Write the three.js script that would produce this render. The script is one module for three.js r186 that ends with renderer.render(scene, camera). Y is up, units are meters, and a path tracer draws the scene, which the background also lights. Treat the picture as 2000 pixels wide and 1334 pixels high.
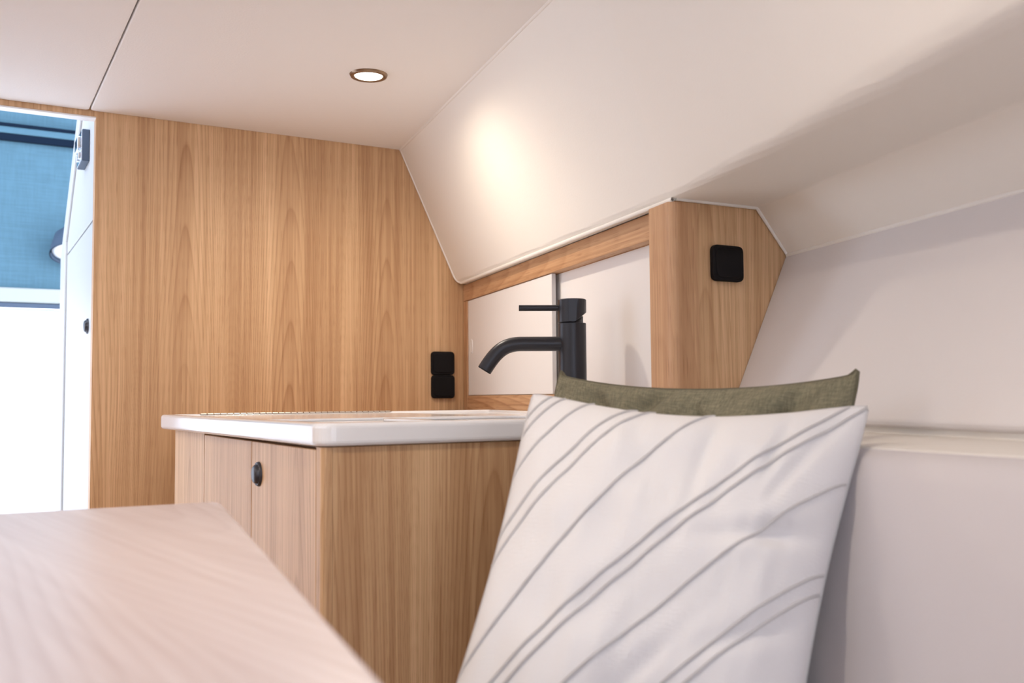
import * as THREE from 'three';
import { RoundedBoxGeometry } from 'three/addons/geometries/RoundedBoxGeometry.js';
import { mergeGeometries, mergeVertices, toCreasedNormals } from 'three/addons/utils/BufferGeometryUtils.js';

// ------------------------------------------------------------------ camera, sky, exposure
const scene = new THREE.Scene();
const camera = new THREE.PerspectiveCamera(2 * Math.atan(667 / 1900) * 180 / Math.PI, 2000 / 1334, 0.05, 60);
{
  const yaw = 29.6 * Math.PI / 180, pitch = 3.25 * Math.PI / 180, roll = 0.008;
  const fw = new THREE.Vector3(Math.sin(yaw) * Math.cos(pitch), Math.sin(pitch), -Math.cos(yaw) * Math.cos(pitch));
  const r0 = new THREE.Vector3(Math.cos(yaw), 0, Math.sin(yaw)), u0 = new THREE.Vector3().crossVectors(r0, fw);
  const r = r0.clone().multiplyScalar(Math.cos(roll)).addScaledVector(u0, -Math.sin(roll));
  const u = u0.clone().multiplyScalar(Math.cos(roll)).addScaledVector(r0, Math.sin(roll));
  camera.quaternion.setFromRotationMatrix(new THREE.Matrix4().makeBasis(r, u, fw.clone().negate()));
  camera.position.set(0, 0.95, 0);
  camera.focus = 1.65;
  camera.userData.fStop = 6.3;
}
scene.background = new THREE.Color().setRGB(2.9, 3.2, 3.8);      // open daylight sky over the cockpit and the deck hatch
const LAMP = new THREE.Color().setRGB(1.0, 0.87, 0.71), LAMP_CD = 0.78;   // warm ceiling spots
const renderer = new THREE.WebGLRenderer({ antialias: true });
renderer.toneMapping = THREE.LinearToneMapping;
renderer.toneMappingExposure = 1.16;
renderer.shadowMap.enabled = true;

// ------------------------------------------------------------------ helpers
let seedState = 7;
const rnd = () => { seedState = (seedState * 1664525 + 1013904223) >>> 0; return seedState / 4294967296; };
const PERM = new Uint8Array(512); { const p = [...Array(256).keys()]; for (let i = 255; i > 0; i--) { const j = Math.floor(rnd() * (i + 1)); [p[i], p[j]] = [p[j], p[i]]; } for (let i = 0; i < 512; i++) PERM[i] = p[i & 255]; }
function noise(x, y) {          // value noise, -1..1
  const xi = Math.floor(x), yi = Math.floor(y); let fx = x - xi, fy = y - yi;
  fx = fx * fx * (3 - 2 * fx); fy = fy * fy * (3 - 2 * fy);
  const h = (a, b) => PERM[(PERM[a & 255] + b) & 255] / 127.5 - 1;
  const a = h(xi, yi), b = h(xi + 1, yi), c = h(xi, yi + 1), d = h(xi + 1, yi + 1);
  return a + (b - a) * fx + (c - a) * fy + (a - b - c + d) * fx * fy;
}
const fbm = (x, y, n = 3) => { let s = 0, a = 1, t = 0; for (let i = 0; i < n; i++) { s += a * noise(x, y); t += a; a *= 0.5; x = x * 2.03 + 17.3; y = y * 2.01 + 5.7; } return s / t; };
const clamp01 = (v) => Math.min(1, Math.max(0, v));
const lerp = (a, b, t) => a + (b - a) * t;
function tex(w, h, fn, srgb = true) {
  const d = new Uint8Array(w * h * 4);
  for (let j = 0; j < h; j++) for (let i = 0; i < w; i++) {
    const c = fn((i + 0.5) / w, (j + 0.5) / h), k = (j * w + i) * 4;
    d[k] = c[0]; d[k + 1] = c[1]; d[k + 2] = c[2]; d[k + 3] = 255;
  }
  const t = new THREE.DataTexture(d, w, h);
  t.wrapS = t.wrapT = THREE.RepeatWrapping; t.magFilter = THREE.LinearFilter; t.minFilter = THREE.LinearMipmapLinearFilter; t.generateMipmaps = true;
  if (srgb) t.colorSpace = THREE.SRGBColorSpace;
  t.needsUpdate = true; return t;
}
// veneer: u runs across the grain, v along it; W x L metres; returns a colour texture whose repeat makes uv metres
function woodTex(w, h, W, L, o) {
  const t = tex(w, h, (u, v) => {
    const x = u * W, y = v * L, leaf = o.leaf, k = Math.floor(x / leaf + 0.15), cx = (k + 0.35) * leaf + 0.12 * leaf * noise(k * 7.7, o.seed);
    const dx = x - cx + 0.012 * fbm(x * 6 + o.seed, y * 1.6, 2);
    const mirror = 1, fade = 0.6 + 0.7 * noise(x * 7 + o.seed, y * 2.3 + 11);
    const F = o.a * dx * dx + o.b * y * mirror + o.warp * fbm(x * 9 + o.seed * 3, y * 1.1 + k * 13, 3) + 3.1 * k;
    let ring = F - Math.floor(F); ring = ring < 0.84 ? ring / 0.84 : (1 - ring) / 0.16; ring = Math.pow(ring, o.sharp ?? 2.2);
    const streak = fbm(x * 260 + o.seed, y * 3.2, 2), broad = fbm(x * 26 + 40 + o.seed, y * 0.9, 2), pore = noise(x * 1150, y * 26 + o.seed * 9);
    let d = o.ring * ring * Math.max(0.15, fade) + 0.26 * streak + 0.26 * broad + 0.30;
    if (pore > 0.45) d += o.pore * (pore - 0.45);
    d = clamp01(d);
    return [lerp(o.light[0], o.dark[0], d), lerp(o.light[1], o.dark[1], d), lerp(o.light[2], o.dark[2], d)];
  });
  t.repeat.set(1 / W, 1 / L); return t;
}
// box-projected uv in metres; rot swaps so that the grain runs along the other axis
function boxUV(geo, rot = false, ou = 0, ov = 0) {
  const g = geo.index ? geo.toNonIndexed() : geo; if (!g.attributes.normal) g.computeVertexNormals();
  const p = g.attributes.position, n = g.attributes.normal, uv = new Float32Array(p.count * 2);
  for (let i = 0; i < p.count; i += 3) {
    let ax = 0, ay = 0, az = 0; for (let k = 0; k < 3; k++) { ax += Math.abs(n.getX(i + k)); ay += Math.abs(n.getY(i + k)); az += Math.abs(n.getZ(i + k)); }
    for (let k = 0; k < 3; k++) {
      const x = p.getX(i + k), y = p.getY(i + k), z = p.getZ(i + k); let a, b;
      if (ax >= ay && ax >= az) { a = z; b = y; } else if (az >= ay) { a = x; b = y; } else { a = x; b = z; }
      uv[(i + k) * 2] = (rot ? b : a) + ou; uv[(i + k) * 2 + 1] = (rot ? a : b) + ov;
    }
  }
  g.setAttribute('uv', new THREE.BufferAttribute(uv, 2)); return g;
}
const taken = {};
const numbered = (n) => { const k = taken[n] = (taken[n] ?? -1) + 1; return k ? n + '_' + String(k).padStart(3, '0') : n; };
function setUp(m) { m.castShadow = true; m.receiveShadow = true; return m; }
function part(parent, name, geo, mat, label) { const m = setUp(new THREE.Mesh(geo, mat)); m.name = name; if (label) m.userData.label = label; parent.add(m); return m; }
function thing(name, label, category, [x, y, z] = [0, 0, 0], group) {
  const g = new THREE.Group(); g.name = numbered(name); g.position.set(x, y, z); g.userData = { label, category }; if (group) g.userData.group = group; scene.add(g); return g;
}
function structure(name, label, category) { const g = new THREE.Group(); g.name = name; g.userData = { label, category, kind: 'structure' }; scene.add(g); return g; }
const box = (x0, x1, y0, y1, z0, z1, r = 0) => {
  const w = x1 - x0, h = y1 - y0, d = z1 - z0;
  const g = r ? new RoundedBoxGeometry(w, h, d, 2, r) : new THREE.BoxGeometry(w, h, d);
  g.translate((x0 + x1) / 2, (y0 + y1) / 2, (z0 + z1) / 2); return g;
};
function polyShape(pts, hole) { const s = new THREE.Shape(pts.map((p) => new THREE.Vector2(...p))); if (hole) s.holes.push(new THREE.Path(hole.map((p) => new THREE.Vector2(...p)))); return s; }
// polygon given in (x, z), standing from y0 to y1, corners softened by bevel
function plate(pts, y0, y1, bevel = 0.002, hole, seg = 2) {
  const s = polyShape(pts.map(([x, z]) => [x, -z]), hole && hole.map(([x, z]) => [x, -z]));
  const g = new THREE.ExtrudeGeometry(s, { depth: y1 - y0 - 2 * bevel, bevelEnabled: bevel > 0, bevelThickness: bevel, bevelSize: bevel, bevelOffset: -bevel, bevelSegments: seg, curveSegments: 8 });
  g.rotateX(-Math.PI / 2); g.translate(0, y0 + bevel, 0); return g;
}
// polygon given in (x, y), front face at z1, back at z0
function upright(pts, z0, z1, bevel = 0, hole) {
  const g = new THREE.ExtrudeGeometry(polyShape(pts, hole), { depth: z1 - z0 - 2 * bevel, bevelEnabled: bevel > 0, bevelThickness: bevel, bevelSize: bevel, bevelOffset: -bevel, bevelSegments: 2, curveSegments: 8 });
  g.translate(0, 0, z0 + bevel); return g;
}
function roundCorners(pts, radii, n = 8) {   // 2-D polygon with quadratic corner arcs
  const out = [];
  pts.forEach((p, i) => {
    const r = radii[i] || 0; if (!r) { out.push(p); return; }
    const a = pts[(i + pts.length - 1) % pts.length], b = pts[(i + 1) % pts.length];
    const la = Math.hypot(a[0] - p[0], a[1] - p[1]), lb = Math.hypot(b[0] - p[0], b[1] - p[1]);
    const A = [p[0] + (a[0] - p[0]) * r / la, p[1] + (a[1] - p[1]) * r / la], B = [p[0] + (b[0] - p[0]) * r / lb, p[1] + (b[1] - p[1]) * r / lb];
    for (let k = 0; k <= n; k++) { const t = k / n, q = 1 - t; out.push([q * q * A[0] + 2 * q * t * p[0] + t * t * B[0], q * q * A[1] + 2 * q * t * p[1] + t * t * B[1]]); }
  });
  return out;
}
// a solid strip: front[i][j] and back[i][j] grids of Vector3
function loft(front, back, crease = 0.7) {
  const I = front.length, J = front[0].length, pos = [], uv = [], idx = [];
  const put = (G) => G.forEach((row) => { let s = 0; row.forEach((p, j) => { if (j) s += p.distanceTo(row[j - 1]); pos.push(p.x, p.y, p.z); uv.push(p.z, s); }); });
  put(front); put(back);
  const f = (i, j) => i * J + j, b = (i, j) => I * J + i * J + j, quad = (a, c, d, e) => idx.push(a, c, d, a, d, e);
  for (let i = 0; i < I - 1; i++) for (let j = 0; j < J - 1; j++) { quad(f(i, j), f(i + 1, j), f(i + 1, j + 1), f(i, j + 1)); quad(b(i, j), b(i, j + 1), b(i + 1, j + 1), b(i + 1, j)); }
  for (let i = 0; i < I - 1; i++) { quad(f(i, 0), b(i, 0), b(i + 1, 0), f(i + 1, 0)); quad(f(i, J - 1), f(i + 1, J - 1), b(i + 1, J - 1), b(i, J - 1)); }
  for (let j = 0; j < J - 1; j++) { quad(f(0, j), f(0, j + 1), b(0, j + 1), b(0, j)); quad(f(I - 1, j), b(I - 1, j), b(I - 1, j + 1), f(I - 1, j + 1)); }
  const g = new THREE.BufferGeometry(); g.setAttribute('position', new THREE.Float32BufferAttribute(pos, 3)); g.setAttribute('uv', new THREE.Float32BufferAttribute(uv, 2)); g.setIndex(idx);
  return toCreasedNormals(g, crease);
}
const V = (x, y, z) => new THREE.Vector3(x, y, z);
const tube = (pts, r, n = 40, straight = true) => {
  let c; if (straight) { c = new THREE.CurvePath(); for (let i = 0; i < pts.length - 1; i++) c.add(new THREE.LineCurve3(pts[i], pts[i + 1])); } else c = new THREE.CatmullRomCurve3(pts);
  return new THREE.TubeGeometry(c, n, r, 8, false);
};
const lathe = (pts, n = 40) => new THREE.LatheGeometry(pts.map((p) => new THREE.Vector2(...p)), n);
const interp = (tab, z) => { let i = 0; while (i < tab.length - 2 && z > tab[i + 1][0]) i++; const [z0, x0] = tab[i], [z1, x1] = tab[i + 1]; return x0 + (x1 - x0) * (z - z0) / (z1 - z0); };
const std = (o) => new THREE.MeshStandardMaterial(o), phy = (o) => new THREE.MeshPhysicalMaterial(o);

// ------------------------------------------------------------------ materials
const veneerT = woodTex(2048, 2048, 1.3, 1.6, { seed: 3.3, leaf: 0.235, a: 1500, b: 6, warp: 1.5, ring: 0.36, sharp: 4, pore: 0.55, light: [226, 188, 146], dark: [160, 115, 76] });
const oakT = woodTex(512, 1024, 0.4, 1.1, { seed: 9.1, leaf: 0.09, a: 900, b: 9, warp: 2.0, ring: 0.42, pore: 0.9, light: [214, 172, 132], dark: [156, 110, 74] });
const paleT = woodTex(768, 1024, 0.9, 1.1, { seed: 5.2, leaf: 0.26, a: 420, b: 9, warp: 1.8, ring: 0.38, pore: 0.25, light: [214, 204, 206], dark: [186, 171, 170] });
const weaveT = tex(256, 256, (u, v) => {
  const a = Math.sin(u * Math.PI * 2 * 48), b = Math.sin(v * Math.PI * 2 * 48), k = a * b > 0 ? Math.abs(a) : Math.abs(b), c = 90 + 120 * k + 40 * noise(u * 90, v * 90); return [c, c, c];
}, false);
weaveT.repeat.set(20, 20);
const cottonT = tex(256, 256, (u, v) => { const c = 128 + 50 * noise(u * 180, v * 22) + 50 * noise(u * 22 + 9, v * 180 + 4); return [c, c, c]; }, false);
cottonT.repeat.set(8, 8);
const oliveT = tex(512, 512, (u, v) => { const n = 0.5 * noise(u * 300, v * 40) + 0.5 * noise(u * 40, v * 300) + 0.35 * noise(u * 500, v * 500), c = 1 + 0.2 * n; return [128 * c, 122 * c, 100 * c]; });
oliveT.repeat.set(4, 4);
const canvasT = tex(512, 512, (u, v) => { const n = 0.6 * fbm(u * 12, v * 160, 3) + 0.5 * fbm(u * 150, v * 14, 3), c = 1 + 0.08 * n; return [82 * c, 117 * c, 134 * c]; });
const grainT = tex(256, 256, (u, v) => { const c = 128 + 90 * fbm(u * 90, v * 90, 2); return [c, c, c]; }, false);
grainT.repeat.set(6, 6);

const M = {
  veneer: std({ map: veneerT, roughness: 0.5 }),
  oak: std({ map: oakT, roughness: 0.5 }),
  tableWood: std({ map: paleT, roughness: 0.34 }),
  ceiling: std({ color: new THREE.Color().setRGB(0.86, 0.82, 0.79), roughness: 0.7, bumpMap: grainT, bumpScale: 0.0002 }),
  liner: std({ color: new THREE.Color().setRGB(0.86, 0.81, 0.745), roughness: 0.55, bumpMap: grainT, bumpScale: 0.0002 }),
  piping: std({ color: new THREE.Color().setRGB(0.86, 0.82, 0.77), roughness: 0.45 }),
  vinyl: std({ color: new THREE.Color().setRGB(0.72, 0.675, 0.665), roughness: 0.6, bumpMap: grainT, bumpScale: 0.0001 }),
  benchVinyl: std({ color: new THREE.Color().setRGB(0.61, 0.565, 0.57), roughness: 0.6, bumpMap: grainT, bumpScale: 0.0001 }),
  ledge: std({ color: new THREE.Color().setRGB(0.80, 0.75, 0.69), roughness: 0.5 }),
  slide: std({ color: new THREE.Color().setRGB(0.80, 0.77, 0.755), roughness: 0.4 }),
  slideEdge: std({ color: new THREE.Color().setRGB(0.62, 0.60, 0.59), roughness: 0.4 }),
  worktop: phy({ color: new THREE.Color().setRGB(0.84, 0.83, 0.84), roughness: 0.16, clearcoat: 0.4, clearcoatRoughness: 0.1 }),
  black: phy({ color: new THREE.Color().setRGB(0.008, 0.007, 0.008), roughness: 0.7, specularIntensity: 0.35 }),
  tap: std({ color: new THREE.Color().setRGB(0.022, 0.022, 0.028), roughness: 0.38, metalness: 0.35 }),
  knob: std({ color: new THREE.Color().setRGB(0.05, 0.05, 0.06), roughness: 0.32, metalness: 0.3 }),
  bronze: std({ color: new THREE.Color().setRGB(0.26, 0.18, 0.12), roughness: 0.3, metalness: 0.9 }),
  chrome: std({ color: new THREE.Color().setRGB(0.62, 0.66, 0.72), roughness: 0.15, metalness: 1 }),
  steel: std({ color: new THREE.Color().setRGB(0.6, 0.56, 0.52), roughness: 0.3, metalness: 1 }),
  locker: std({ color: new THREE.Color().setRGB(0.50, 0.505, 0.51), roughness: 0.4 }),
  whiteGel: std({ color: new THREE.Color().setRGB(0.88, 0.89, 0.90), roughness: 0.3 }),
  offWhite: std({ color: new THREE.Color().setRGB(0.40, 0.43, 0.41), roughness: 0.8 }),
  canvas: std({ map: canvasT, roughness: 0.95 }),
  navy: phy({ color: new THREE.Color().setRGB(0.006, 0.014, 0.03), roughness: 0.95, specularIntensity: 0.3 }),
  slate: std({ color: new THREE.Color().setRGB(0.06, 0.09, 0.14), roughness: 0.6 }),
  cotton: phy({ color: new THREE.Color().setRGB(0.75, 0.725, 0.725), roughness: 0.95, bumpMap: cottonT, bumpScale: 0.0004 }),
  thread: std({ color: new THREE.Color().setRGB(0.76, 0.69, 0.62), roughness: 0.95 }),
  olive: std({ map: oliveT, roughness: 1, bumpMap: weaveT, bumpScale: 0.0008 }),
  floor: std({ map: oakT, roughness: 0.5 }),
  dark: std({ color: new THREE.Color().setRGB(0.03, 0.025, 0.02), roughness: 0.8 }),
  glass: phy({ color: 0xffffff, roughness: 0.02, transmission: 1, thickness: 0, ior: 1.45 }),
  lens: std({ color: 0xffffff, emissive: new THREE.Color().setRGB(1, 0.93, 0.82), emissiveIntensity: 4, roughness: 0.4 }),
};

// ------------------------------------------------------------------ the setting
const AFT = -2.1718, CEIL = 1.553, FLOOR = 0.1, FWD = 0.9, MID = -0.08, PART = -1.0835;
const xCeil = (z) => interp([[-2.1718, 0.923], [-1.23, 0.7706], [-1.0835, 0.744], [-0.419, 0.56], [0.9, 0.40]], z);
const xBend = (z) => interp([[-2.1718, 1.078], [-1.0835, 0.878], [-0.808, 0.797], [-0.573, 0.723], [-0.419, 0.67], [0.9, 0.46]], z);
const xFold = (z) => interp([[-1.0835, 1.041], [-0.706, 0.930], [-0.558, 0.887], [0.9, 0.63]], z);
const xSeam = (z) => interp([[-1.0835, 1.102], [-0.618, 0.975], [-0.4, 0.915], [0.9, 0.72]], z);
const xBack = (z) => interp([[PART, 0.80], [-0.7, 0.757], [-0.4, 0.722], [0.9, 0.55]], z);
const port = (x) => 2 * MID - x;

const wallAft = structure('wall_aft', 'oak veneer bulkhead with the doorway to the cockpit', 'wall');
part(wallAft, 'bulkhead_panel', boxUV(upright([[-1.45, 0.05], [1.3, 0.05], [1.3, 1.66], [-1.45, 1.66]], AFT - 0.03, AFT, 0, [[-0.40, FLOOR], [0.237, FLOOR], [0.237, 1.542], [-0.40, 1.542]]), false, 0.12, 0), M.veneer);
part(wallAft, 'door_lintel', box(-0.40, 0.237, 1.5385, 1.5418, AFT - 0.03, AFT - 0.001), M.whiteGel, 'white lintel edge above the doorway');

const floor = structure('floor', 'wooden cabin floor', 'floor');
part(floor, 'floor_board', boxUV(box(-1.45, 1.3, 0.05, FLOOR, AFT - 0.03, FWD + 0.05)), M.floor);

const HX0 = -0.36, HX1 = 0.19, HZ0 = 0.06, HZ1 = 0.62;
const ceiling = structure('ceiling', 'pale ceiling of two panels with a fine seam between them', 'ceiling');
{
  const st = [AFT, -1.23, PART, -0.419, FWD];
  const right = [[0.2254, AFT + 0.001], ...st.map((z) => [xCeil(z) + 0.012, z === AFT ? AFT + 0.001 : z]), [0.2254, FWD]];
  const left = [[0.2228, AFT + 0.001], [0.2228, FWD], [port(xCeil(FWD)) - 0.012, FWD], ...st.slice(0, -1).reverse().map((z) => [port(xCeil(z)) - 0.012, z === AFT ? AFT + 0.001 : z])];
  part(ceiling, 'ceiling_panel', boxUV(plate(roundCorners(right, [0.012]), CEIL, CEIL + 0.03, 0.002)), M.ceiling);
  part(ceiling, 'ceiling_panel', boxUV(plate(roundCorners(left, [0.012]), CEIL, CEIL + 0.03, 0.002, [[HX0, HZ0], [HX1, HZ0], [HX1, HZ1], [HX0, HZ1]])), M.ceiling);
  part(ceiling, 'deck', boxUV(plate([[-1.45, AFT - 0.03], [1.3, AFT - 0.03], [1.3, FWD + 0.05], [-1.45, FWD + 0.05]], CEIL + 0.031, CEIL + 0.07, 0, [[HX0, HZ0], [HX1, HZ0], [HX1, HZ1], [HX0, HZ1]])), M.whiteGel);
}
const hatch = structure('window_1', 'clear deck hatch in the ceiling', 'hatch');
part(hatch, 'hatch_frame', plate([[HX0, HZ0], [HX1, HZ0], [HX1, HZ1], [HX0, HZ1]], CEIL + 0.05, CEIL + 0.09, 0.002, [[HX0 + 0.03, HZ0 + 0.03], [HX1 - 0.03, HZ0 + 0.03], [HX1 - 0.03, HZ1 - 0.03], [HX0 + 0.03, HZ1 - 0.03]]), M.steel);
part(hatch, 'pane', box(HX0 + 0.028, HX1 - 0.028, CEIL + 0.066, CEIL + 0.072, HZ0 + 0.028, HZ1 - 0.028), M.glass);

// starboard side: cream liner that bends over the lockers, padded hull panel, ledge, hull shell
const wallStar = structure('wall_starboard', 'cream upholstered side lining that folds over the lockers and the bench', 'wall');
{
  const arc = (p, r0, r1, dirIn, dirOut, n = 8) => { const o = []; for (let k = 0; k <= n; k++) { const t = k / n, q = 1 - t, A = [p[0] - dirIn[0] * r0, p[1] - dirIn[1] * r0], B = [p[0] + dirOut[0] * r1, p[1] + dirOut[1] * r1]; o.push([q * q * A[0] + 2 * q * t * p[0] + t * t * B[0], q * q * A[1] + 2 * q * t * p[1] + t * t * B[1]]); } return o; };
  const unit = (a, b) => { const l = Math.hypot(b[0] - a[0], b[1] - a[1]); return [(b[0] - a[0]) / l, (b[1] - a[1]) / l]; };
  const lin = (a, b, n, end) => { const o = []; for (let k = 0; k < n + (end ? 1 : 0); k++) o.push([lerp(a[0], b[0], k / n), lerp(a[1], b[1], k / n)]); return o; };
  const grid = (zs, profile) => { const f = [], b = []; for (const z of zs) { const p = profile(z); f.push(p.map(([x, y]) => V(x, y, z))); b.push(p.map(([x, y]) => V(x + 0.02, y + 0.02, z))); } return [f, b]; };
  const zr = (a, b, n) => Array.from({ length: n + 1 }, (_, i) => lerp(a, b, i / n));
  const forward = (z) => {
    const C = [xCeil(z), CEIL + 0.001], B = [xBend(z), 1.2307], F = [xFold(z), 1.232], S = [xSeam(z), 1.163];
    const d1 = unit(C, B), d2 = unit(B, F), d3 = unit(F, S), r = lerp(0.012, 0.026, clamp01((z - PART) / 0.5));
    const b = arc(B, r, r, d1, d2), f = arc(F, 0.004, 0.004, d2, d3, 3);
    return [...lin(C, b[0], 6), ...b, ...lin(b[8], f[0], 4).slice(1), ...f, ...lin(f[3], S, 3, true).slice(1)];
  };
  const aft = (z) => {
    const C = [xCeil(z), CEIL + 0.001], e = clamp01((z - AFT) / 0.02), B = [xBend(z) - 0.006 * (1 - e), 1.2307 + 0.016 * (1 - e) * (1 - e)], E = [xBend(z) + 0.022, B[1] + 0.0002];
    const d1 = unit(C, B), b = arc(B, 0.012, 0.012, d1, [1, 0]);
    return [...lin(C, b[0], 6), ...b, E];
  };
  part(wallStar, 'upper_liner', loft(...grid([...zr(AFT + 0.001, AFT + 0.02, 4), ...zr(AFT + 0.06, PART, 14)], aft)), M.liner);
  part(wallStar, 'upper_liner', loft(...grid([PART, ...zr(PART + 0.0001, FWD, 40).slice(1)], forward), 0.35), M.liner);
  // padded hull panel, lower edge rolled
  const hull = (z) => { const t = [xSeam(z) - 0.001, 1.1625], b = [xSeam(z) - 0.127, 0.9125], d = unit(t, b); return [...lin(t, b, 6), ...arc(b, 0.012, 0.02, d, [1, 0], 5), [b[0] + 0.05, b[1] + 0.001]]; };
  part(wallStar, 'hull_panel', loft(...grid(zr(PART + 0.001, FWD, 24), hull)), M.vinyl);
  const ledgeIn = (z) => xBack(z) + 0.012, ledgeOut = (z) => xSeam(z) - 0.113;
  const zl = zr(PART + 0.001, FWD, 12);
  part(wallStar, 'ledge', loft(zl.map((z) => [V(ledgeIn(z), 0.899, z), V(ledgeOut(z), 0.9062, z), V(ledgeOut(z) + 0.001, 0.93, z)]), zl.map((z) => [V(ledgeIn(z), 0.875, z), V(ledgeOut(z) + 0.02, 0.875, z), V(ledgeOut(z) + 0.02, 0.93, z)]), 0.3), M.ledge);
  part(wallStar, 'hull_shell', loft([AFT - 0.02, PART, -0.4, FWD + 0.04].map((z) => [V(xSeam(Math.max(z, PART)) + (z < PART ? 0.12 : 0.05), 0.06, z), V(xSeam(Math.max(z, PART)) + (z < PART ? 0.12 : 0.05), 1.6, z)]), [AFT - 0.02, PART, -0.4, FWD + 0.04].map((z) => [V(xSeam(Math.max(z, PART)) + (z < PART ? 0.15 : 0.08), 0.06, z), V(xSeam(Math.max(z, PART)) + (z < PART ? 0.15 : 0.08), 1.6, z)])), M.whiteGel);
  // cream bead that covers the edges
  const bead = (pts, n, straight) => part(wallStar, 'piping', tube(pts, 0.0034, n, straight), M.piping);
  bead([V(0.9235, CEIL + 0.002, AFT + 0.004), V(1.062, 1.262, AFT + 0.004), V(1.0685, 1.2465, AFT + 0.005), V(1.074, 1.2375, AFT + 0.012), V(1.0755, 1.2318, AFT + 0.03), V(xBend(-2.1) - 0.0005, 1.2305, -2.1), V(xBend(PART) + 0.004, 1.2305, PART)], 160, true);
  bead([AFT + 0.003, -1.23, PART, -0.419, FWD].map((z) => V(xCeil(z) + 0.001, CEIL, z)), 60, true);
  bead([V(0.883, 1.231, PART + 0.004), V(1.040, 1.2315, PART + 0.004), V(1.1015, 1.164, PART + 0.004)], 60, true);
  bead([PART + 0.003, -0.618, FWD].map((z) => V(xSeam(z), 1.1635, z)), 40, true);
}
// partition between galley and bench, with the solid corner post
const partition = structure('wall_galley_end', 'narrow oak end panel with rounded corner post between galley and bench', 'wall');
part(partition, 'end_panel', boxUV(upright([[0.9245, 1.2285], [1.040, 1.2305], [1.103, 1.163], [0.9985, 0.9575], [0.9985, 0.16], [0.9245, 0.16]], PART - 0.02, PART), false, 0.31, 0.2), M.veneer);
part(partition, 'corner_post', boxUV(plate(roundCorners([[0.8775, PART + 0.002], [0.9243, PART + 0.002], [0.9243, PART - 0.068], [0.891, PART - 0.068]], [0.02]), 0.16, 1.2285, 0.001), false, 0.22, -0.14), M.oak);

// port side and bow close the cabin behind the camera
const wallPort = structure('wall_port', 'cream lining of the far side of the cabin', 'wall');
{
  const P = (z, k) => V(lerp(port(xBend(z)), port(xCeil(z)), k), lerp(1.2307, CEIL + 0.001, k), z);                 // sloped upper lining
  const slab = (rows) => loft(rows, rows.map((r) => r.map((p) => V(p.x - 0.03, p.y + 0.012, p.z))), 0.3);
  const W0 = -1.75, W1 = -0.25, K0 = 0.16, K1 = 0.86, zr = (a, b) => [a, ...[PART, -0.419].filter((z) => z > a && z < b), b];
  const strip = (a, b, k0, k1) => part(wallPort, 'upper_lining', slab(zr(a, b).map((z) => [P(z, k1), P(z, k0)]).reverse()), M.liner);
  strip(AFT + 0.001, W0, 0, 1); strip(W1, FWD, 0, 1); strip(W0, W1, 0, K0); strip(W0, W1, K1, 1);
  const rows = zr(AFT + 0.001, FWD).map((z) => [V(port(xBend(z)), 1.2307, z), V(port(xBend(z)), FLOOR, z)]).reverse();
  part(wallPort, 'lower_lining', loft(rows, rows.map((r) => r.map((p) => V(p.x - 0.03, p.y, p.z))), 0.3), M.liner);
  const win = structure('window_2', 'long cabin side window on the far side', 'window');
  const pane = zr(W0, W1).map((z) => [P(z, K1), P(z, K0)].map((p) => p.add(V(-0.012, 0.005, 0)))).reverse();
  part(win, 'pane', loft(pane, pane.map((r) => r.map((p) => V(p.x - 0.006, p.y + 0.002, p.z))), 0.3), M.glass);
}
const wallBow = structure('wall_forward', 'cream lining across the bow end of the cabin', 'wall');
part(wallBow, 'lining', upright([[-1.45, 0.05], [1.3, 0.05], [1.3, 1.62], [-1.45, 1.62]], FWD + 0.001, FWD + 0.04, 0, [[-0.56, 0.84], [0.39, 0.84], [0.345, 1.50], [-0.515, 1.50]]), M.liner);
const bowWindow = structure('window_3', 'wide bow window behind the camera', 'window');
part(bowWindow, 'pane', upright([[-0.56, 0.84], [0.39, 0.84], [0.345, 1.50], [-0.515, 1.50]], FWD + 0.018, FWD + 0.024), M.glass);

// ------------------------------------------------------------------ ceiling spots
function downlight(x, z, label) {
  const t = thing('downlight', label, 'ceiling light', [x, CEIL, z], 'ceiling spots');
  part(t, 'trim_ring', lathe([[0.0255, 0.0], [0.0262, -0.0028], [0.029, -0.0052], [0.0335, -0.0042], [0.0355, 0.0002]], 56), M.bronze, 'bronze trim ring');
  part(t, 'lens', new THREE.CylinderGeometry(0.0256, 0.0256, 0.002, 48).translate(0, -0.0022, 0), M.lens, 'glowing round lens');
  const s = new THREE.SpotLight(LAMP, LAMP_CD, 0, 1.53, 0.65, 2); s.position.set(0, -0.008, 0); s.target.position.set(0, -1, 0); s.castShadow = true; s.shadow.radius = 0.8; s.shadow.mapSize.set(1024, 1024); s.name = 'lamp_light'; s.target.name = 'lamp_aim';
  t.add(s); t.add(s.target); return t;
}
downlight(0.653, -1.684, 'round recessed ceiling spot glowing above the galley worktop');
downlight(0.17, -0.54, 'round ceiling spot above the wooden table, aft of the hatch');
downlight(-0.45, -1.12, 'round ceiling spot over the far side of the cabin');
downlight(port(0.653), -1.684, 'round ceiling spot on the far side of the doorway');

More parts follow.
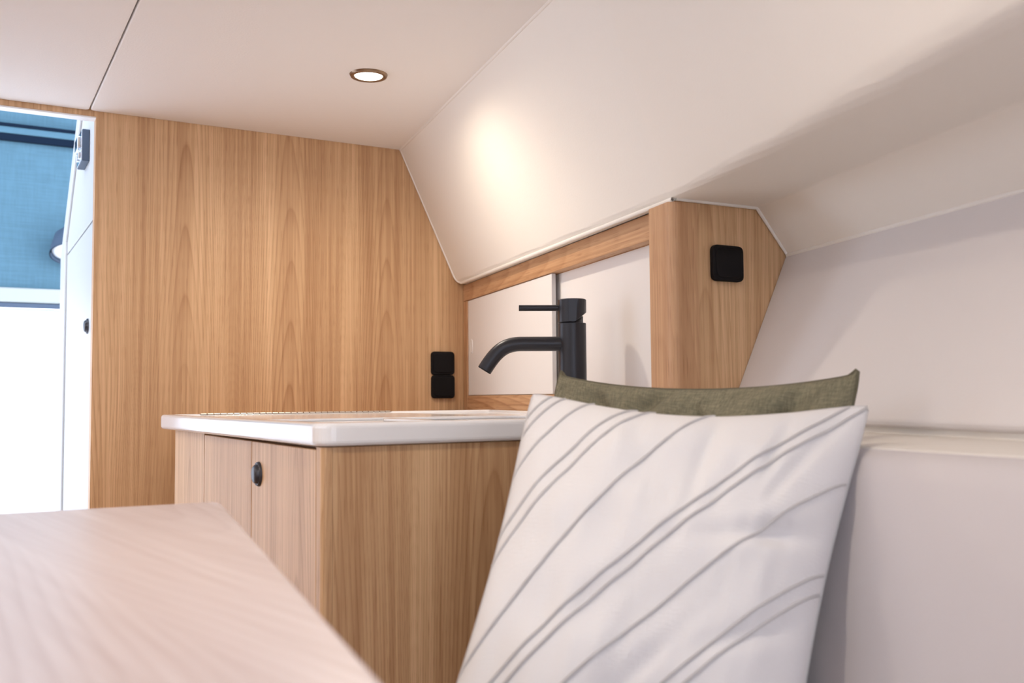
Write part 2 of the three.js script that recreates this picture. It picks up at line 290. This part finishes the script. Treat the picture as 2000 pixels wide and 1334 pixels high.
// ------------------------------------------------------------------ galley
{ // sliding-door locker along the hull
  const t = thing('sliding_locker', 'low oak-framed locker with two white sliding doors behind the tap', 'cabinet', [1.0936, 0.913, AFT]);
  t.rotation.y = -(Math.PI - Math.acos(0.1765));
  const y = (v) => v - 0.913;
  part(t, 'top_rail', boxUV(box(0.002, 1.036, y(1.1885), y(1.2295), -0.02, 0, 0.0015), true), M.oak);
  part(t, 'bottom_rail', boxUV(box(0.033, 1.036, y(0.914), y(0.9535), -0.02, 0, 0.0015), true, 0.13, 0.2), M.oak);
  part(t, 'stile', boxUV(box(0.002, 0.0325, y(0.914), y(1.188), -0.02, 0, 0.0015), false, 0.05, 0.1), M.oak);
  const pull = (par, s, z) => { const g = new THREE.TorusGeometry(0.008, 0.0016, 8, 28); g.scale(1, 1.9, 1); g.translate(s, y(1.0735), z); const d = new THREE.CylinderGeometry(0.0078, 0.0078, 0.001, 24); d.rotateX(Math.PI / 2); d.scale(1, 1.9, 1); d.translate(s, y(1.0735), z + 0.0003); part(par, 'finger_pull', mergeGeometries([g.toNonIndexed(), d.toNonIndexed()]), M.slide); };
  const a = part(t, 'sliding_door', box(0.0335, 0.590, y(0.9545), y(1.1875), -0.011, -0.003, 0.0012), M.slide, 'front white sliding door'); pull(a, 0.062, -0.003);
  part(a, 'edge_band', box(0.5902, 0.592, y(0.9545), y(1.1875), -0.011, -0.003), M.slideEdge, 'grey edge band');
  const b = part(t, 'sliding_door', box(0.56, 1.036, y(0.9545), y(1.1875), -0.0285, -0.0205), M.slide, 'rear white sliding door'); pull(b, 1.022, -0.0205);
  part(t, 'guide_channel', mergeGeometries([box(0.0335, 1.036, y(1.1875), y(1.20), -0.032, -0.0202), box(0.0335, 1.036, y(0.94), y(0.9545), -0.032, -0.0202)]), M.oak);
  part(t, 'back_panel', box(0.0335, 1.036, y(0.914), y(1.2295), -0.05, -0.033), M.dark);
}
{ // base cabinet
  const t = thing('galley_cabinet', 'oak galley base cabinet with two doors under the white worktop', 'cabinet', [0.36, FLOOR, -1.49]);
  const L = (g) => g.translate(-0.36, -FLOOR, 1.49);
  const F = 0.3635, TOP = 0.8935;
  part(t, 'body', L(boxUV(box(F + 0.018, 0.87, FLOOR, TOP - 0.001, -1.94, PART - 0.018))), M.veneer);
  part(t, 'side_panel', L(boxUV(plate([[F + 0.013, PART], [0.8765, PART], [0.8765, PART - 0.016], [F + 0.013, PART - 0.016]], FLOOR, TOP, 0.0005), false, 0.42, 0.3)), M.veneer);
  part(t, 'corner_post', L(boxUV(plate(roundCorners([[F, PART + 0.0005], [F + 0.0125, PART + 0.0005], [F + 0.0125, PART - 0.02], [F, PART - 0.02]], [0.008]), FLOOR, TOP, 0.0005), false, 0.1, 0)), M.veneer);
  part(t, 'end_stile', L(boxUV(plate(roundCorners([[F, -1.700], [F + 0.017, -1.700], [F + 0.09, -1.95], [F - 0.006, -1.95]], [0, 0, 0, 0.03]), FLOOR, TOP, 0.0005), false, 0.6, 0)), M.veneer);
  const knob = (par, z) => {
    const base = lathe([[0, 0.0015], [0.0138, 0.0015], [0.0146, 0.0035], [0.0160, 0.0035], [0.0172, 0]], 36), cap = lathe([[0.0001, 0.0095], [0.006, 0.0092], [0.0105, 0.0082], [0.0128, 0.006], [0.0134, 0.001]], 32);
    for (const g of [base, cap]) { g.rotateZ(Math.PI / 2); g.translate(F - 0.0002, 0.846, z); L(g); }
    const k = part(par, 'push_knob', base, M.knob, 'dark round push knob'); part(k, 'button', cap, M.knob);
  };
  part(t, 'door', L(boxUV(box(F, F + 0.016, FLOOR + 0.03, TOP - 0.0035, -1.698, -1.3925, 0.0015), false, 0.75, 0)), M.veneer);
  const d = part(t, 'door', L(boxUV(box(F, F + 0.016, FLOOR + 0.03, TOP - 0.0035, -1.3905, PART - 0.0215, 0.0015), false, 0.2, 0.1)), M.veneer); knob(d, -1.352);
  part(t, 'back_shelf', L(boxUV(box(0.47, 1.03, 0.84, 0.885, AFT + 0.001, -1.954), true)), M.veneer);
}
{ // white worktop with raised rim and a hinged lid
  const t = thing('worktop', 'glossy white worktop with raised rounded rim on the oak cabinet', 'worktop', [0.36, 0.8945, -1.49]);
  const L = (g) => g.translate(-0.36, -0.8945, 1.49);
  const fx = (z) => 1.0936 + 0.1793 * (AFT - z) - 0.003;
  const out = [[0.356, -1.0735], [0.871, -1.0735], [0.873, -1.155], [fx(-1.155), -1.158], [fx(-1.95), -1.95], [0.331, -1.95]];
  const inn = [[0.378, -1.0955], [0.85, -1.0955], [0.85, -1.17], [fx(-1.17) - 0.016, -1.174], [fx(-1.927) - 0.016, -1.928], [0.355, -1.928]];
  part(t, 'raised_rim', L(plate(roundCorners(out, [0.028, 0, 0, 0, 0, 0.03]), 0.8945, 0.9215, 0.006, roundCorners(inn, [0.022, 0.01, 0, 0, 0.01, 0.022]).reverse(), 4)), M.worktop);
  part(t, 'slab', L(plate(inn, 0.896, 0.9145, 0)), M.worktop);
  part(t, 'lid', L(plate(roundCorners([[0.40, -1.46], [0.80, -1.46], [0.80, -1.92], [0.40, -1.92]], [0.01, 0.01, 0.01, 0.01]), 0.9146, 0.9185, 0.001)), M.worktop, 'flush lid of the worktop');
  const h = part(t, 'hinge', L(box(0.405, 0.80, 0.9205, 0.9218, -1.947, -1.929)), M.bronze, 'long piano hinge');
  const pin = new THREE.CylinderGeometry(0.0026, 0.0026, 0.0106, 10).rotateZ(Math.PI / 2);
  for (let k = 0; k < 31; k++) part(h, 'knuckle', L(pin.clone().translate(0.411 + k * 0.0127, 0.9206, -1.931)), M.steel);
  // shallow rim of the sink
  part(t, 'sink_rim', L(plate(roundCorners([[0.56, -1.18], [0.82, -1.18], [0.84, -1.42], [0.56, -1.42]], [0.05, 0.05, 0.05, 0.05]), 0.9146, 0.919, 0.0015, roundCorners([[0.575, -1.195], [0.805, -1.195], [0.825, -1.405], [0.575, -1.405]], [0.045, 0.045, 0.045, 0.045]).reverse())), M.worktop);
}
{ // tap
  const t = thing('tap', 'matt black single-lever tap with curved spout on the worktop', 'tap', [0.8885, 0.9146, -1.36]);
  t.rotation.y = Math.atan2(0.436, -0.9);
  const R = 0.0232, y = (v) => v - 0.9146;
  part(t, 'body', lathe([[0, 0], [0.026, 0], [0.026, 0.003], [R, 0.0045], [R, y(1.0715) - 0.0006], [R - 0.0006, y(1.0715)], [0.0185, y(1.0715)], [0.0185, y(1.083)], [0, y(1.083)]], 48), M.tap);
  { // lever cap whose underside rises towards the back
    const N = 56, top = y(1.1116), pos = [], idx = [], bot = (x) => x > -0.002 ? y(1.0728) : y(1.0728) + (-0.002 - x) * 0.78, r = R + 0.0006;
    const ring = (rad, yy) => { const s = pos.length / 3; for (let k = 0; k < N; k++) { const a = k / N * 2 * Math.PI, x = rad * Math.cos(a), z = rad * Math.sin(a); pos.push(x, typeof yy === 'function' ? yy(x) : yy, z); } return s; };
    const rs = [ring(0.0001, bot), ring(r - 0.0006, bot), ring(r, (x) => bot(x) + 0.0006), ring(r, top - 0.0012), ring(r - 0.0012, top), ring(0.0001, top)];
    for (let i = 0; i < rs.length - 1; i++) for (let k = 0; k < N; k++) { const a = rs[i] + k, b = rs[i] + (k + 1) % N, c = rs[i + 1] + k, d = rs[i + 1] + (k + 1) % N; idx.push(a, c, b, b, c, d); }
    const g = new THREE.BufferGeometry(); g.setAttribute('position', new THREE.Float32BufferAttribute(pos, 3)); g.setIndex(idx);
    const cap = part(t, 'lever_cap', toCreasedNormals(g, 0.6), M.tap);
    part(cap, 'lever', mergeGeometries([new THREE.CylinderGeometry(0.0051, 0.0051, 0.068, 24).rotateZ(Math.PI / 2).translate(0.055, y(1.0975), 0)]), M.tap, 'thin straight lever');
  }
  const c = new THREE.CurvePath(), sy = y(1.0375);
  c.add(new THREE.LineCurve3(V(0.018, sy, 0), V(0.085, sy, 0)));
  c.add(new THREE.CubicBezierCurve3(V(0.085, sy, 0), V(0.115, sy, 0), V(0.128, sy - 0.013, 0), V(0.147, sy - 0.043, 0)));
  const sp = part(t, 'spout', new THREE.TubeGeometry(c, 48, 0.0122, 24, false), M.tap);
  const e = new THREE.CylinderGeometry(0.0118, 0.0118, 0.003, 24); e.rotateZ(Math.atan2(0.019, 0.030)); e.translate(0.1467, sy - 0.0425, 0); part(sp, 'aerator', e, M.black);
}
function socket(x, y, z, w, h, label, group) {
  const t = thing('socket_cover', label, 'socket', [x, y, z], group);
  const rr = (a, b, d, z) => upright(roundCorners([[-a / 2, -b / 2], [a / 2, -b / 2], [a / 2, b / 2], [-a / 2, b / 2]], [0.010, 0.010, 0.010, 0.010]), z, z + d, 0.002);
  part(t, 'surround', rr(w, h, 0.009, 0.0002), M.black);
  part(t, 'flap', rr(w - 0.010, h - 0.010, 0.005, 0.0065), M.black);
}
socket(1.034, 1.0335, AFT, 0.062, 0.0575, 'black square socket cover on the bulkhead, upper of the stacked two', 'stacked sockets');
socket(1.0345, 0.976, AFT, 0.062, 0.057, 'black square socket cover on the bulkhead, lower of the stacked two', 'stacked sockets');
socket(0.9772, 1.1427, PART, 0.0585, 0.053, 'single black square socket cover on the narrow oak end panel');

// ------------------------------------------------------------------ table
{
  const t = thing('cabin_table', 'pale wood cabin table top in the foreground', 'table', [0.0, FLOOR, -0.6]);
  const g = plate(roundCorners([[0.236, -1.0265], [0.105, -0.10], [-0.50, -0.10], [-0.42, -1.052]], [0.018, 0.03, 0.03, 0.02]), 0.817, 0.845, 0.0035, undefined, 3);
  // grain runs obliquely along the long side
  const uvg = boxUV(g, false, 0.5, 1.2); const uv = uvg.attributes.uv; for (let i = 0; i < uv.count; i++) { const a = uv.getX(i), b = uv.getY(i), r = 0.14; uv.setXY(i, a * Math.cos(r) - b * Math.sin(r), a * Math.sin(r) + b * Math.cos(r)); }
  part(t, 'table_top', uvg.translate(0, -FLOOR, 0.6), M.tableWood);
  part(t, 'pedestal', lathe([[0, 0], [0.14, 0], [0.14, 0.012], [0.045, 0.02], [0.045, 0.70], [0.12, 0.708], [0.12, 0.7168], [0, 0.7168]], 40).translate(-0.15, 0, 0), M.steel);
}
// ------------------------------------------------------------------ bench
{
  const t = thing('bench_base', 'oak bench base along the hull under the seat cushion', 'bench', [0.6, FLOOR, -0.3]);
  const zs = [PART + 0.004, -0.6, 0.5], f = zs.map((z) => [V(0.30 - (z + 1) * 0.1, FLOOR, z), V(0.30 - (z + 1) * 0.1, 0.448, z)]), b = zs.map((z) => [V(xBack(z) + 0.02, FLOOR, z), V(xBack(z) + 0.02, 0.448, z)]);
  part(t, 'front_box', boxUV(loft(f, b, 0.3).translate(-0.6, -FLOOR, 0.3)), M.veneer);
  const s = thing('seat_cushion', 'flat pale vinyl seat cushion along the bench', 'cushion', [0.6, 0.449, -0.3]);
  const pts = [[0.295, PART + 0.006], [xBack(PART) - 0.065, PART + 0.006], [xBack(-0.4) - 0.065, -0.4], [xBack(0.5) - 0.065, 0.5], [0.14, 0.5]];
  part(s, 'cover', boxUV(plate(pts, 0.449, 0.559, 0.015, undefined, 4)).translate(-0.6, -0.449, 0.3), M.benchVinyl);
  const bk = thing('backrest_cushion', 'long pale padded backrest along the hull below the ledge', 'backrest', [0.78, 0.56, -0.3]);
  const zz = []; for (let i = 0; i <= 30; i++) zz.push(lerp(PART + 0.006, 0.5, i / 30));
  const prof = (z) => { const x = xBack(z); return [[x - 0.05, 0.562], [x - 0.058, 0.60], [x - 0.045, 0.70], [x - 0.028, 0.80], [x - 0.012, 0.872], [x - 0.004, 0.888], [x + 0.010, 0.897], [x + 0.03, 0.8985]]; };
  const bf = zz.map((z) => prof(z).map(([x, y]) => V(x, y, z))), bb = zz.map((z) => prof(z).map(([x, y], j, a) => V(Math.max(x + 0.0, xBack(z) + 0.031), y - 0.0, z)));
  part(bk, 'cover', loft(bf, bb, 0.9).translate(-0.78, -0.56, 0.3), M.benchVinyl);
}
// ------------------------------------------------------------------ loose cushions
function cushionSurface(TL, TR, BL, BR, T, o) {
  const n = V(0, 0, 0).crossVectors(BL.clone().sub(TL), TR.clone().sub(TL)).normalize();           // towards the cabin
  const pt = (s, t, side, lift = 0) => {
    const ps = Math.sin(Math.PI * s), pq = Math.sin(Math.PI * t);
    const s2 = 0.5 + (s - 0.5) * (1 - o.pinchSide * Math.pow(pq, 1.2)), t2 = t < 0.5 ? t + o.pinchTop * Math.pow(ps, o.pinchPow ?? 1.1) * (1 - 2 * t) : 0.5 + (t - 0.5) * (1 - 0.08 * ps);
    const ck = 1 - (o.blunt ?? 0.014) * Math.pow(Math.abs(2 * s - 1), 9) * Math.pow(Math.abs(2 * t - 1), 9), s3 = 0.5 + (s2 - 0.5) * ck, t3 = 0.5 + (t2 - 0.5) * ck;
    const p = V().copy(TL).lerp(TR, s3).lerp(V().copy(BL).lerp(BR, s3), t3);
    const a = Math.pow(1 - Math.pow(Math.abs(2 * s - 1), 2.6), o.plump ?? 0.55), b = Math.pow(1 - Math.pow(Math.abs(2 * t - 1), 2.6), o.plump ?? 0.55);
    let h = T * a * b;
    const edge = Math.min(1, (o.edge ?? 6) * Math.min(s, 1 - s, t, 1 - t));
    h += edge * (o.wrinkle * fbm(s * 3.1 + o.seed, t * 2.7, 3) + 0.35 * o.wrinkle * fbm(s * 11 + o.seed, t * 5 + side, 2));
    if (o.fold) for (const [fs, ft, dx, dy, w, dep] of o.fold) { const us = s - fs, ut = t - ft, al = us * dx + ut * dy, ac = -us * dy + ut * dx; if (al > -0.02) h -= dep * edge * Math.exp(-ac * ac / (w * w)) * Math.exp(-al * al / 0.06) * a * b; }
    return p.addScaledVector(n, side * Math.max(h, 0.0015) + lift);
  };
  return { pt, n };
}
function cushionGeo(S, N) {
  const pos = [], uv = [], idx = [];
  for (const side of [1, -1]) { const base = pos.length / 3;
    for (let j = 0; j <= N; j++) for (let i = 0; i <= N; i++) { const p = S.pt(i / N, j / N, side); pos.push(p.x, p.y, p.z); uv.push(i / N * 0.4, j / N * 0.4); }
    for (let j = 0; j < N; j++) for (let i = 0; i < N; i++) { const a = base + j * (N + 1) + i, b = a + 1, c = a + N + 1, d = c + 1; side > 0 ? idx.push(a, c, b, b, c, d) : idx.push(a, b, c, b, d, c); }
  }
  const M1 = (N + 1) * (N + 1), rim = []; for (let i = 0; i < N; i++) rim.push(i); for (let j = 0; j < N; j++) rim.push(j * (N + 1) + N); for (let i = N; i > 0; i--) rim.push(N * (N + 1) + i); for (let j = N; j > 0; j--) rim.push(j * (N + 1));
  rim.forEach((a, k) => { const b = rim[(k + 1) % rim.length]; idx.push(a, b, a + M1, b, b + M1, a + M1); });
  const g = new THREE.BufferGeometry(); g.setAttribute('position', new THREE.Float32BufferAttribute(pos, 3)); g.setAttribute('uv', new THREE.Float32BufferAttribute(uv, 2)); g.setIndex(idx); g.computeVertexNormals(); return g;
}
const rimTube = (S, r) => { const pts = []; const N = 40; for (let k = 0; k < N; k++) pts.push([k / N, 0]); for (let k = 0; k < N; k++) pts.push([1, k / N]); for (let k = N; k > 0; k--) pts.push([k / N, 1]); for (let k = N; k > 0; k--) pts.push([0, k / N]);
  return new THREE.TubeGeometry(new THREE.CatmullRomCurve3(pts.map(([s, t]) => S.pt(s, t, 0)), true), 320, r, 8, true); };
{
  const S = cushionSurface(V(0.646, 0.986, -1.02), V(0.806, 0.980, -0.6895), V(0.50, 0.60, -0.945), V(0.672, 0.60, -0.665), 0.037, { seed: 4.4, wrinkle: 0.02, plump: 0.42, edge: 16, pinchSide: 0.08, blunt: 0.028, pinchTop: 0.072, pinchPow: 0.45, fold: [[0.46, 0.0, -0.75, 0.66, 0.03, 0.03], [0.86, 0.0, -0.2, 0.97, 0.03, 0.03], [0.14, 0.0, 0.6, 0.8, 0.03, 0.03], [0.05, 0.02, 0.8, 0.6, 0.05, 0.02], [0.97, 0.03, -0.8, 0.6, 0.05, 0.02], [0.55, 0.1, -0.9, 0.5, 0.04, 0.012]] });
  const t = thing('olive_cushion', 'olive green woven cushion behind the white cushion', 'cushion', [0.66, 0.56, -0.85]);
  part(t, 'cover', cushionGeo(S, 90).translate(-0.66, -0.56, 0.85), M.olive);
  part(t, 'seam', rimTube(S, 0.002).translate(-0.66, -0.56, 0.85), M.olive);
}
{
  const S = cushionSurface(V(0.518, 0.9535, -0.87), V(0.7645, 0.9394, -0.6475), V(0.332, 0.625, -0.740), V(0.606, 0.607, -0.613), 0.053, { seed: 1.7, wrinkle: 0.015, pinchSide: 0.05, pinchTop: 0.06, fold: [[0.97, 0.40, -0.98, 0.1, 0.03, 0.02], [0.80, 0.02, -0.15, 0.98, 0.025, 0.012], [0.60, 0.02, -0.1, 0.99, 0.025, 0.012], [0.93, 0.08, -0.5, 0.86, 0.025, 0.013], [0.98, 0.62, -0.95, 0.3, 0.03, 0.012], [0.45, 0.85, 0.7, -0.7, 0.03, 0.008]] });
  const t = thing('white_cushion', 'white cotton cushion with raised diagonal pintuck lines on the bench', 'cushion', [0.57, 0.56, -0.72]);
  const L = (g) => g.translate(-0.57, -0.56, 0.72);
  part(t, 'cover', L(cushionGeo(S, 120)), M.cotton);
  part(t, 'seam', L(rimTube(S, 0.0018)), M.cotton);
  for (const [c, m] of [[0.07, 0.8], [0.115, 0.8], [0.21, 0.8], [0.345, 0.8], [0.40, 0.8], [0.575, 0.76], [0.95, 1.06], [1.005, 1.06], [1.26, 1.14], [1.56, 1.2], [1.62, 1.2], [1.9, 1.2]]) {
    const pts = [], s0 = Math.max(0, c - m), s1 = Math.min(1, c), n = Math.max(8, Math.round((s1 - s0) * 40));
    for (let k = 0; k <= n; k++) { const s = lerp(s0 + 0.004, s1 - 0.004, k / n); pts.push(S.pt(s, (c - s) / m, 1, 0.0006)); }
    part(t, 'pintuck', L(new THREE.TubeGeometry(new THREE.CatmullRomCurve3(pts), n * 3, 0.0015, 8, false)), M.cotton);
  }
}
// ------------------------------------------------------------------ beyond the doorway: the cockpit
{
  const X = 0.243, t = thing('white_locker', 'white cockpit locker with a lower door seen through the doorway', 'locker', [X, FLOOR, -2.6]);
  const L = (g) => g.translate(-X, -FLOOR, 2.6);
  // outlines in (z, y)
  const mk = (pts, x0, x1, b) => { const g = new THREE.ExtrudeGeometry(polyShape(pts), { depth: x1 - x0 - 2 * b, bevelEnabled: b > 0, bevelThickness: b, bevelSize: b, bevelOffset: -b, bevelSegments: 2 }); g.translate(0, 0, b); g.rotateY(Math.PI / 2); g.scale(1, 1, -1); g.translate(x0, 0, 0); const p = g.attributes.position, n = g.attributes.normal; if (!g.index) { for (let i = 0; i < p.count; i += 3) for (const a of [p, n]) { const x = a.getX(i + 1), yy = a.getY(i + 1), z = a.getZ(i + 1); a.setXYZ(i + 1, a.getX(i + 2), a.getY(i + 2), a.getZ(i + 2)); a.setXYZ(i + 2, x, yy, z); } } g.computeVertexNormals(); return L(g); };
  const Z0 = AFT - 0.032;
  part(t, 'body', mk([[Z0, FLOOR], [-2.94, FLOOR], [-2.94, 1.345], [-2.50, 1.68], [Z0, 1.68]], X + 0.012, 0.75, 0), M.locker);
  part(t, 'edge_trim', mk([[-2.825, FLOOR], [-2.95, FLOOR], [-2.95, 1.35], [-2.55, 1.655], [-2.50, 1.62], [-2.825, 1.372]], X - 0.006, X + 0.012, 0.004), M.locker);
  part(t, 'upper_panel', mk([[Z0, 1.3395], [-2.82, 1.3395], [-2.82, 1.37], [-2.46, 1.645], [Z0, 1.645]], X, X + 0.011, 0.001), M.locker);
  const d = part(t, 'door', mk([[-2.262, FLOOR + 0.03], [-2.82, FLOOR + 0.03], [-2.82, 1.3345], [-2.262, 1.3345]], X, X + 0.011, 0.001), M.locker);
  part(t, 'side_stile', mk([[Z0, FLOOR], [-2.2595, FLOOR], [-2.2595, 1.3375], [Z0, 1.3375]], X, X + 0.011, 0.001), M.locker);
  const base = lathe([[0, 0.0015], [0.0138, 0.0015], [0.0146, 0.0035], [0.0160, 0.0035], [0.0172, 0]], 36), cap = lathe([[0.0001, 0.0095], [0.006, 0.0092], [0.0105, 0.0082], [0.0128, 0.006], [0.0134, 0.001]], 32);
  for (const g of [base, cap]) { g.rotateZ(Math.PI / 2); g.translate(X - 0.0002, 1.112, -2.312); L(g); }
  const k = part(d, 'push_knob', base, M.knob, 'dark round push knob'); part(k, 'button', cap, M.knob);
}
{
  const t = thing('switch_plate', 'square chrome switch plate on the white locker by the doorway', 'switch', [0.243, 1.52, -2.385]);
  part(t, 'housing', box(-0.016, 0, -0.036, 0.036, -0.05, 0.05, 0.002), M.slate);
  part(t, 'face', box(-0.0175, -0.0155, -0.034, 0.034, -0.048, 0.048, 0.0008), M.chrome);
  part(t, 'rocker', box(-0.024, -0.0165, -0.004, 0.024, -0.03, 0.03, 0.003), M.chrome);
  for (const z of [-0.022, 0.01]) part(t, 'button', box(-0.022, -0.0165, -0.026, -0.011, z, z + 0.016, 0.002), M.chrome);
}
{
  const t = thing('cockpit_canopy', 'blue woven canvas canopy closing the cockpit aft', 'canopy', [0, 1.38, -4.2]);
  const g = new THREE.PlaneGeometry(2.8, 1.25, 40, 20), b = g.clone(); const bend = (q, off) => { const p = q.attributes.position; for (let i = 0; i < p.count; i++) { const x = p.getX(i), y = p.getY(i); p.setZ(i, 0.012 * fbm(x * 2, y * 3, 2) + off); } q.computeVertexNormals(); };
  bend(g, 0); bend(b, -0.003); const uvm = (q) => { const p = q.attributes.position, u = q.attributes.uv; for (let i = 0; i < p.count; i++) u.setXY(i, p.getX(i) * 1.2, p.getY(i) * 1.2); }; uvm(g); uvm(b);
  part(t, 'cloth', mergeGeometries([g, b]).translate(0, 0.628, 0), M.canvas);
  part(t, 'bow_slot', box(-1.4, 1.4, 0.627, 0.641, 0.005, 0.03, 0.003), M.navy, 'dark line of the canopy frame');
  part(t, 'bow_pocket', box(-1.4, 1.4, 0.600, 0.627, 0.005, 0.034, 0.008), M.canvas);
  part(t, 'bow_slot', box(-1.4, 1.4, 0.574, 0.600, 0.005, 0.03, 0.003), M.navy, 'dark line of the canopy frame');
  part(t, 'hem', box(-1.4, 1.4, -0.052, 0.004, -0.01, 0.03, 0.008), M.offWhite, 'pale rolled hem');
  part(t, 'hem_cord', box(-1.4, 1.4, -0.072, -0.053, -0.005, 0.022, 0.005), M.slate, 'dark strip below the hem');
  const roof = thing('canopy_roof', 'blue canvas roof stretched over the cockpit above the canopy wall', 'canopy', [0, 2.63, -4.2]), rr = [];
  for (let i = 0; i <= 12; i++) { const a = i / 12; rr.push([V(-1.4, 0.012 + 0.22 * Math.sin(a * 1.4), 1.5 * a), V(1.4, 0.012 + 0.22 * Math.sin(a * 1.4), 1.5 * a)]); }
  part(roof, 'roof_cloth', loft(rr, rr.map((q) => q.map((p) => V(p.x, p.y + 0.003, p.z))), 1), M.canvas);
  part(roof, 'roof_bow', tube([V(-1.4, 0.215, 1.49), V(1.4, 0.215, 1.49)], 0.013, 20), M.steel);
  const w = thing('cockpit_coaming', 'bright white cockpit wall below the blue canopy', 'boat wall', [0, FLOOR, -4.25]);
  part(w, 'panel', box(-1.5, 1.5, 0, 1.207, -0.05, 0.05, 0.01), M.whiteGel);
  const s = structure('floor_cockpit', 'white cockpit floor beyond the doorway', 'floor');
  part(s, 'deck', box(-1.5, 1.5, 0.05, FLOOR - 0.001, -4.4, AFT - 0.031), M.whiteGel);
  const h = thing('hooded_lamp', 'dark hooded lamp with white underside in front of the blue canopy', 'lamp', [0.372, 1.515, -4.10]); h.rotation.x = -0.42;
  part(h, 'hood', lathe([[0.083, 0.0], [0.075, 0.04], [0.062, 0.085], [0.035, 0.112], [0.0001, 0.118], [0.0001, 0.113], [0.033, 0.107], [0.058, 0.081], [0.071, 0.038], [0.079, 0.0]].reverse(), 40), M.slate);
  part(h, 'diffuser', lathe([[0.0001, 0.004], [0.055, 0.006], [0.0735, 0.014], [0.071, 0.03], [0.0001, 0.052]], 40), M.whiteGel, 'white underside');
  part(h, 'stem', tube([V(0, 0.113, 0), V(0, 0.16, 0), V(0, 0.19, -0.03)], 0.006, 20), M.slate);
}
renderer.render(scene, camera);
